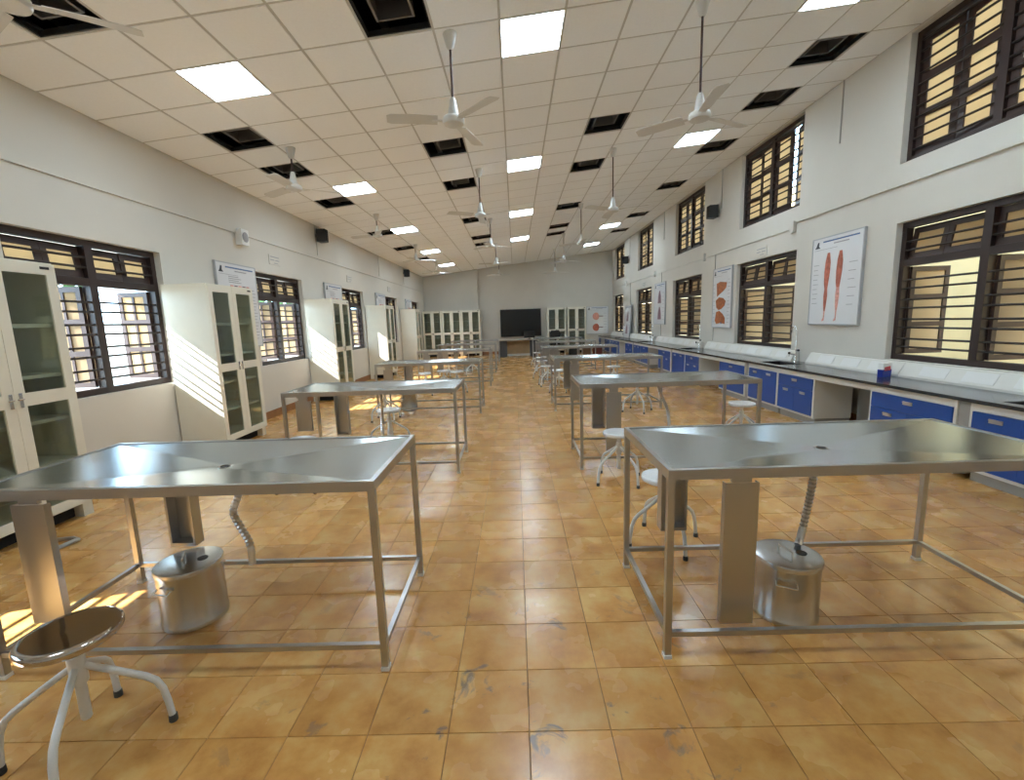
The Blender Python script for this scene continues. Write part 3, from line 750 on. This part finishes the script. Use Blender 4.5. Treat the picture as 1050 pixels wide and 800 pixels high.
# worktop with sink cut-outs
SINKS = [3.49, 7.35, 11.21, 15.07, 18.93]
YW0, YW1 = 1.6, 21.95
def worktop():
    holes = [(s - .30, s + .30) for s in SINKS]
    mb = MB(); x0, x1, hx0, hx1, z0, z1 = XCF - .012, XR - .001, 4.10, 4.46, ZW - .032, ZW
    y = YW0
    for a, b in holes:
        mb.box(x0, x1, y, a, z0, z1); mb.box(x0, hx0, a, b, z0, z1); mb.box(hx1, x1, a, b, z0, z1); y = b
    mb.box(x0, x1, y, YW1, z0, z1)
    return mb
tag(worktop().build('worktop', GRANITE), 'long black granite worktop along the right wall', 'worktop')
for k, s in enumerate(SINKS):
    t = thing('sink', 'black sink basin sunk in the granite worktop, %s' % ORD[k], 'sink', (4.28, s, 0), 0, 'sinks in the worktop')
    mb = MB(); a, b, zt, zb = .176, .296, ZW - .004, ZW - .20
    mb.box(-a, a, -b, b, zb - .01, zb)
    for (p, q, r, u) in ((-a, -a + .012, -b, b), (a - .012, a, -b, b), (-a + .012, a - .012, -b, -b + .012), (-a + .012, a - .012, b - .012, b)): mb.box(p, q, r, u, zb, zt)
    mb.build('basin', SINKM, t)
    MB().lathe([(.02, zb), (.028, zb + .003), (.02, zb + .005)], 14).build('drain', CHROME, t, 40)
    tp = thing('lab_tap', 'tall swan neck tap behind a sink, %s' % ORD[k], 'tap', (4.52, s, ZW), 0, 'swan neck taps')
    MB().lathe([(.028, 0), (.028, .01), (.018, .02), (.018, .10), (.015, .105)], 14).build('base', CHROME, tp, 40)
    MB().tube([(0, 0, .1), (0, 0, .50), (0, .02, .56), (0, .07, .585), (0, .12, .56), (0, .135, .52)], .0085, 10).build('spout', CHROME, tp, 50)
    MB().tube([(0, .135, .525), (0, .135, .47)], [.010, .007], 10).build('nozzle', BLACK, tp)
    MB().tube([(0, 0, .20), (0, -.06, .20)], .008, 8).tube([(0, -.055, .20), (0, -.075, .20)], .018, 10).build('valve', BLACK, tp)
    MB().tube([(0, .0, .13), (-.03, .12, .13)], .008, 8).tube([(-.03, .12, .13), (-.03, .12, .09)], .008, 8).build('side_outlet', CHROME, tp)
    MB().lathe([(.018, 0), (.018, .03), (.012, .035)], 10, (-.03, .12, .128)).build('knob', BLACK, tp, 40)
# sloped white socket trunking behind the worktop
segs = []
edges = [2.2] + sum([[s - .20, s + .16] for s in SINKS], []) + [21.8]
for a, b in zip(edges[0::2], edges[1::2]): segs.append((a, b))
n = 0
for a, b in segs:
    m = 2 if b - a > 2 else 1
    for q in range(m):
        y0, y1 = a + (b - a) * q / m + .004, a + (b - a) * (q + 1) / m - .004
        nm = 'white sloped socket trunking behind the worktop, %s segment from the viewer' % (['first','second','third','fourth','fifth','sixth','seventh','eighth','ninth','tenth','eleventh','twelfth'][n])
        n += 1
        t = thing('socket_trunking', nm, 'trunking', (XR, (y0 + y1) / 2, ZW), 0, 'socket trunking')
        L = (y1 - y0) / 2
        MB().prism([(-.012, 0), (-.012, .17), (-.055, .17), (-.135, .025), (-.135, 0)], 'y', -L, L).build('casing', CWHITE, t)
        for yy in ([-L * .62, -L * .05, L * .52] if m == 2 else [0]):
            pl = MB(); nx, nz = -.876, .483
            c0_, c1_ = Vector((-.066, 0, .150)), Vector((-.124, 0, .046)); o_ = Vector((nx, 0, nz)) * .004
            A = [c0_ + Vector((0, yy - .16, 0)), c0_ + Vector((0, yy + .16, 0)), c1_ + Vector((0, yy + .16, 0)), c1_ + Vector((0, yy - .16, 0))]
            B = [v + o_ for v in A]
            pl.quad(B)
            for i in range(4): pl.quad([A[i], A[(i+1) % 4], B[(i+1) % 4], B[i]])
            pl.build('socket_plate', WHITE, t)
# knee-space fascia strips, each between two cabinets
ks = sorted(mods, key=lambda m: m[1]); n = 0
for m1, m2 in zip(ks[:-1], ks[1:]):
    if m2[1] - m1[2] > .5:
        t = thing('knee_space_panel', 'grey back panel with white fascia in the knee space, %s' % ORD[n], 'panel', (0, 0, 0), 0, 'knee space panels'); n += 1
        MB().box(XCF + .03, XCF + .05, m1[2] + .003, m2[1] - .003, ZW - .107, ZW - .033).build('fascia', CWHITE, t)
        MB().box(XR - .06, XR - .045, m1[2] + .003, m2[1] - .003, .0, ZW - .034).build('back_board', CGREY, t)
    elif m2[1] - m1[2] > .08:
        tag(MB().box(XCF + .045, XCF + .06, m1[2] + .003, m2[1] - .003, .05, ZW - .033).build('filler_panel', CGREY), 'grey filler strip between a sink cabinet and a wide drawer cabinet, %s' % ORD[int((m2[1] - 4) / per)], 'panel', 'grey filler strips')
# detergent pack
t = thing('detergent_pack', 'small blue and white pack standing on the worktop', 'pack', (4.44, 5.46, ZW), math.radians(20))
MB().prism([(-.075, 0), (.075, 0), (.078, .09), (-.078, .09)], 'y', -.03, .03).build('lower_body', plain('pack_blue', (.01, .03, .30), .25), t)
MB().prism([(-.078, .09), (.078, .09), (.07, .165), (-.07, .165)], 'y', -.03, .03).build('upper_body', WHITE, t)
MB().prism([(-.05, .075), (.055, .08), (.045, .13), (-.055, .12)], 'y', -.034, -.0302).build('red_emblem', RED, t)

# ------------------------------------------------------------------ wall posters
def poly_ellipse(cx, cz, a, b, n=18, rot=0):
    return [(cx + a*math.cos(q)*math.cos(rot) - b*math.sin(q)*math.sin(rot), cz + a*math.cos(q)*math.sin(rot) + b*math.sin(q)*math.cos(rot)) for q in [2*PI*k/n for k in range(n)]]
def poster(label, loc, rz, W, Hh, art, tilt=0, T=.035):
    """local: face toward -y, x along width, z up, centre bottom at origin"""
    t = thing('wall_chart', label, 'chart', loc, rz, 'framed anatomy charts')
    t.rotation_euler = (tilt, 0, rz)
    MB().box(-W/2, W/2, -T + .002, 0, 0, Hh).build('board', BOARD, t)
    fm = MB(); e = .014
    fm.box(-W/2 - .002, -W/2 + e, -T - .003, .0, -.002, Hh + .002).box(W/2 - e, W/2 + .002, -T - .003, 0, -.002, Hh + .002).box(-W/2 + e, W/2 - e, -T - .003, 0, -.002, e).box(-W/2 + e, W/2 - e, -T - .003, 0, Hh - e, Hh + .002)
    fm.build('edge_frame', BEDGE, t)
    y0, y1 = -T - .0008, -T + .0022
    def shape(name, poly, mat, dy=0):
        MB().prism(poly, 'y', y0 - dy, y1).build(name, mat, t)
    def bar(name, x0, x1, z0, z1, mat): MB().box(x0, x1, y0, y1, z0, z1).build(name, mat, t)
    # emblem and heading
    shape('emblem', [(-W*.44, Hh*.885), (-W*.33, Hh*.885), (-W*.36, Hh*.91), (-W*.355, Hh*.955), (-W*.385, Hh*.955), (-W*.41, Hh*.91)], INK)
    bar('heading_line', -W*.27, W*.42, Hh*.94, Hh*.955, INKB)
    bar('heading_line', -W*.05, W*.24, Hh*.905, Hh*.918, INKG)
    bar('rule_line', -W*.44, W*.02, Hh*.862, Hh*.866, INKG)
    if art == 'legs':
        for s, cx in ((1, -.18), (2, .10)):
            thigh = [(cx-.010, 1.06), (cx+.045, 1.06), (cx+.075, .92), (cx+.072, .78), (cx+.045, .60), (cx+.028, .52), (cx-.028, .52), (cx-.052, .62), (cx-.060, .78), (cx-.045, .94)]
            sc = lambda P, dx: [(x*W/1.05*.9 + dx, z*Hh/1.3) for x, z in P]
            shape('muscle_figure', sc(thigh[::-1], 0)[::-1], MUSC)
            shape('muscle_figure', sc([(cx-.030, .545), (cx+.032, .545), (cx+.046, .44), (cx+.030, .30), (cx+.010, .20), (cx-.016, .20), (cx-.034, .30), (cx-.042, .44)], 0), MUSC2 if s == 2 else MUSC, .0002)
            shape('muscle_figure', sc([(cx-.016, .205), (cx+.010, .205), (cx+.004, .12), (cx+.002, .07), (cx-.045, .055), (cx-.050, .07), (cx-.018, .11)], 0), MUSC2, .0004)
        for k in range(9): bar('callout_line', -W*.44, -W*(.33 + .02*(k % 2)), Hh*(.25 + .055*k), Hh*(.25 + .055*k) + .008, INKG)
        for k in range(6): bar('callout_line', W*.27, W*(.38 + .02*(k % 3)), Hh*(.22 + .09*k), Hh*(.22 + .09*k) + .008, INKG)
    elif art == 'liver':
        for k, cz in enumerate((.66, .41, .165)):
            P = ([(-.24, .10), (-.05, .13), (.16, .11), (.28, .10), (.25, .0), (.12, -.06), (-.02, -.10), (-.20, -.16)], [(-.26, .06), (-.1, .12), (.12, .10), (.25, .04), (.20, -.05), (.05, -.11), (-.1, -.13), (-.22, -.08)], [(-.22, .12), (-.05, .14), (.12, .08), (.24, .0), (.24, -.12), (.02, -.10), (-.2, -.12), (-.28, -.05)])[k]
            shape('liver_figure', [(x*W*1.05 - .04*W, (cz + z*.85)*Hh) for x, z in P][::-1], LIVER)
        bar('callout_line', -W*.02, W*.06, Hh*.07, Hh*.10, INKB)
        for k in range(13): bar('callout_line', W*.31, W*(.40 + .015*(k % 3)), Hh*(.09 + .058*k), Hh*(.09 + .058*k) + .010, INKG)
        for k in range(10): bar('callout_line', -W*.45, -W*.38, Hh*(.10 + .07*k), Hh*(.10 + .07*k) + .010, INKG)
    elif art == 'lungs':
        for cz in (.64, .25):
            shape('organ_figure', [(-.16*W, (cz-.13)*Hh), (.16*W, (cz-.13)*Hh), (.13*W, (cz+.03)*Hh), (.05*W, (cz+.17)*Hh), (-.03*W, (cz+.17)*Hh), (-.12*W, (cz+.04)*Hh)], MAUVE)
        for k in range(8): bar('callout_line', W*.25, W*.40, Hh*(.12 + .09*k), Hh*(.12 + .09*k) + .010, INKG)
    elif art == 'kidney':
        for cz in (.64, .24):
            shape('kidney_figure', [(-.05*W + .17*W*math.cos(q)*(1 - .25*(math.cos(q) > .5)), (cz + .135*math.sin(q))*Hh) for q in [2*PI*k/20 for k in range(20)]], MUSC if cz < .5 else MUSC2)
            shape('vessel_figure', [(.05*W, (cz-.01)*Hh), (.26*W, (cz-.015)*Hh), (.26*W, (cz+.015)*Hh), (.05*W, (cz+.02)*Hh)], MAUVE, .0004)
        for k in range(7): bar('callout_line', W*.28, W*.42, Hh*(.14 + .1*k), Hh*(.14 + .1*k) + .010, INKG)
    elif art == 'text':
        for k in range(4): bar('text_line', -W*.22, W*(.02 + .06*(k % 2)), Hh*(.84 - .022*k), Hh*(.84 - .022*k) + .010, INKG)
        for k in range(5): bar('bone_figure', -W*.20 + k*W*.1, -W*.20 + k*W*.1 + W*.075, Hh*.715, Hh*.745, MAUVE if k % 2 else MUSC2)
        for k in range(16): bar('text_line', W*.26, W*(.40 + .02*(k % 3)), Hh*(.10 + .04*k), Hh*(.10 + .04*k) + .010, INKG)
    return t
RZ = -PI / 2    # face toward -x
poster('wall chart of two red leg muscle figures on the right wall', (XR - .002, 6.77, 1.35), RZ, 1.05, 1.29, 'legs')
poster('wall chart of three brown liver drawings beside the second counter window', (XR - .002, 10.38, 1.26), RZ, .92, 1.33, 'liver')
poster('wall chart of two dark lung figures beside the third counter window', (XR - .002, 14.80, 1.31), RZ, 1.08, 1.31, 'lungs')
poster('wall chart with dark figures leaning on the worktop far down the right wall', (XR - .16, 18.58, ZW + .004), RZ, .98, 1.29, 'lungs', tilt=math.radians(-5))
poster('white wall chart with kidney drawings on the end wall', (3.96, YF - .014, .83), 0, 1.05, 1.31, 'kidney')
LZ = PI / 2
for k, y in enumerate((7.20, 11.0, 14.83, 18.70)):
    poster(['wall chart with small print behind the sun striped cabinet', 'wall chart above the third left cabinet, beside the third left window', 'wall chart above the fourth left cabinet', 'wall chart above the farthest left cabinet'][k], (XL + .002, y, 1.27), LZ, 1.02, 1.29, 'text')
# small notices over windows
for k, (side, y, z) in enumerate((('L', 8.44, 2.78), ('L', 12.2, 2.78), ('L', 16.0, 2.78), ('R', 8.85, 2.70), ('R', 16.7, 2.70))):
    x = XL if side == 'L' else XR
    t = thing('window_notice', 'small pale framed notice above the %s %s window' % (['second', 'third', 'fourth', 'second', 'fourth'][k], {'L': 'left', 'R': 'counter'}[side]), 'notice', (x, y, z), LZ if side == 'L' else RZ, 'notices above windows')
    MB().box(-.19, .19, -.012, -.001, -.085, .085).build('plate', WALL, t)
    MB().box(-.15, .15, -.0145, -.0125, .045, .06).box(-.15, -.02, -.0145, -.0125, -.01, .005).box(.02, .15, -.0145, -.0125, -.01, .005).box(-.03, .1, -.0145, -.0125, -.06, -.047).build('print', INKG, t)
# speakers
def speaker(label, x, y, z, rz):
    t = thing('wall_speaker', label, 'speaker', (x, y, z), rz, 'black wall speakers')
    MB().prism([(-.085, -.24), (.085, -.24), (.12, -.06), (-.12, -.06)], 'z', -.14, .13).build('cabinet', BLACK, t)
    MB().box(-.075, .075, -.247, -.241, -.125, .115).build('grille', DARK, t)
    MB().box(-.03, .03, -.058, -.002, -.03, .03).box(-.01, .01, -.04, -.02, .03, .17).build('bracket', CGREY, t)
speaker('black wall speaker on the right wall beside the second high window', XR, 10.76, 3.86, RZ)
speaker('small far black wall speaker on the right wall', XR, 18.9, 3.86, RZ)
speaker('black wall speaker high on the left wall', XL, 10.34, 3.55, LZ)
speaker('small far black wall speaker on the left wall', XL, 18.21, 3.55, LZ)
t = thing('wall_sounder', 'white box speaker with round grille on the left wall', 'speaker', (XL, 7.43, 3.0), LZ)
MB().prism([(-.10, -.10), (.10, -.10), (.10, -.002), (-.10, -.002)], 'z', -.12, .12).build('box', WHITE, t)
g = MB().lathe([(.075, 0), (.078, .006), (.06, .012), (.0005, .014)], 24).build('round_grille', INKG, t, 40); g.rotation_euler = (PI/2, 0, 0); g.location = (0, -.10, 0)

# ------------------------------------------------------------------ ceiling fans
def fan_meshes():
    can = MB().lathe([(.02, -.14), (.035, -.12), (.062, -.02), (.066, 0.0), (.06, .012)], 20).mesh('canopy', FANW, 40)
    motor = MB().lathe([(.02, .22), (.03, .20), (.048, .10), (.055, .06), (.085, .052), (.098, .042), (.102, .025), (.102, .005), (.092, -.012), (.05, -.022), (.0005, -.025)], 28).mesh('motor', FANW, 40)
    mb = MB(); k = 12
    # arm plate then the blade, slightly pitched
    mb.box(.09, .20, -.022, .022, .012, .017)
    rows = []
    for i in range(k + 1):
        u = i / k; x = .15 + .46 * u; w = .060 + .008 * math.sin(u * PI * .5)
        if i == k: w *= .72; x += 0
        tw = math.radians(15) * (1 - .3 * u)
        rows.append((x, w, tw, .019 - .012 * u * u))
    base = len(mb.v)
    for (x, w, tw, z) in rows:
        for sgn, dz in ((-1, .0025), (1, .0025), (1, -.0025), (-1, -.0025)):
            mb.v.append((x, sgn * w * math.cos(tw), z + sgn * w * math.sin(tw) + dz))
    for i in range(k):
        for q in range(4):
            r = (q + 1) % 4
            mb.f.append((base + 4*i + q, base + 4*i + r, base + 4*i + 4 + r, base + 4*i + 4 + q)); mb.mi.append(0)
    mb.f.append((base, base+3, base+2, base+1)); mb.mi.append(0)
    e = base + 4*k; mb.f.append((e, e+1, e+2, e+3)); mb.mi.append(0)
    blade = mb.mesh('blade', FANW, 40)
    return can, motor, blade
FC, FMo, FB = fan_meshes()
def fan(x, y, z, rot, label):
    t = thing('ceiling_fan', label, 'fan', (x, y, z), 0, 'three blade ceiling fans')
    top = ceil_z(x) - z
    put('canopy', FC, t, (0, 0, top))
    put('rod', MB().tube([(0, 0, .19), (0, 0, top - .10)], .011, 10).mesh('rod', RODM), t)
    put('motor', FMo, t)
    for q in range(3): put('blade', FB, t, (0, 0, 0), (0, 0, math.radians(rot + 120 * q)))
FANS = {'left': [(-2.86, 2.89, 3.45, 32), (-2.92, 6.41, 3.40, 30), (-2.92, 10.16, 3.46, 50), (-2.93, 14.06, 3.46, 20), (-2.95, 17.75, 3.47, 40)],
        'middle': [(-.52, 4.58, 3.41, 72), (-.55, 8.30, 3.39, 90), (-.56, 12.1, 3.47, 20), (-.58, 15.85, 3.49, 75), (-.6, 19.4, 3.49, 30)],
        'right': [(1.82, 4.67, 3.41, 25), (1.765, 8.28, 3.40, 92), (1.745, 11.94, 3.45, 30), (1.72, 15.84, 3.50, 15), (1.69, 18.9, 3.46, 20)]}
for c, L in FANS.items():
    for k, (x, y, z, r) in enumerate(L): fan(x, y, z, r, 'white three blade ceiling fan, %s in the %s row' % (ORD[k], c))

# ------------------------------------------------------------------ end wall furniture
t = thing('wall_screen', 'large black flat screen on the end wall', 'screen', (.275, YF, 0))
MB().box(-.98, .98, -.10, -.03, .82, 2.12).build('bezel', BLACK, t)
MB().box(-.95, .95, -.104, -.1005, .86, 2.09).build('display', plain('screen_glass', (.006, .008, .009), .22), t)
MB().box(-.3, .3, -.03, -.001, 1.2, 1.8).build('mount', DGREY, t)
t = thing('teacher_desk', 'desk with dark pedestals and tan back panel below the screen', 'desk', (.12, 20.2, 0))
MB().box(-.92, .92, -.42, .36, .715, .745).build('desk_top', DESKT, t)
MB().box(-.84, -.50, -.36, .32, 0, .714).build('pedestal', DGREY, t); MB().box(.50, .84, -.36, .32, 0, .714).build('pedestal', DGREY, t)
MB().box(-.499, .499, -.02, 0, .12, .70).build('back_panel', TAN, t); MB().box(-.499, .499, -.03, .01, .03, .119).build('kick_board', PALE, t)
t = thing('monitor', 'small black monitor on the far desk', 'monitor', (.62, 20.2, .746))
MB().box(-.24, .24, -.02, .02, .07, .36).build('panel', BLACK, t); MB().box(-.1, .1, -.08, .08, 0, .012).box(-.02, .02, .0, .018, .012, .15).build('stand', BLACK, t)
t = thing('office_chair', 'black office chair in front of the far right cabinets', 'chair', (1.75, 20.6, 0), math.radians(8))
MB().prism([(-.22, .72), (.22, .72), (.23, .98), (.17, 1.10), (-.17, 1.10), (-.23, .98)], 'y', -.25, -.19).build('backrest', BLACK, t)
MB().box(-.23, .23, -.20, .25, .44, .52).build('seat', BLACK, t); MB().box(-.03, .03, -.235, -.2, .46, .74).build('back_bar', BLACK, t)
MB().tube([(0, 0, .08), (0, 0, .44)], .025, 10).build('column', DGREY, t)
for q in range(5):
    a = q * 2 * PI / 5
    MB().tube([(0, 0, .10), (.26 * math.cos(a), .26 * math.sin(a), .06)], .02, 8).tube([(.26 * math.cos(a), .26 * math.sin(a), .07), (.26 * math.cos(a), .26 * math.sin(a), 0)], .022, 8).build('leg', BLACK, t)
for k, (x, y, sx, sy, sz, m, lab) in enumerate(((2.55, 20.1, .42, .35, .30, BLACK, 'black carton on the floor by the far right cabinets'), (3.15, 20.2, .34, .3, .36, CARD, 'brown carton on the floor by the far right cabinets'), (3.60, 20.0, .32, .3, .34, CARDR, 'dark red carton near the far end of the counter'))):
    t = thing('carton', lab, 'carton', (x, y, 0), .1 * k, 'cartons on the far floor')
    MB().box(-sx/2, sx/2, -sy/2, sy/2, 0, sz).build('box', m, t)
    for s in (-1, 1): MB().box(-sx/2, sx/2, min(s*.003, s*sy/2), max(s*.003, s*sy/2), sz + .001, sz + .006).build('flap', m, t)
# bent steel bar on the floor by the first cabinet
tag(MB().tube([(-3.62, 3.18, .02), (-3.42, 3.22, .02), (-3.36, 3.20, .02), (-3.40, 2.98, .02), (-3.42, 2.92, .02)], .016, 8).build('bent_bar', STEEL, None, 40), 'bent steel bar lying on the floor before the left cabinet', 'bar')
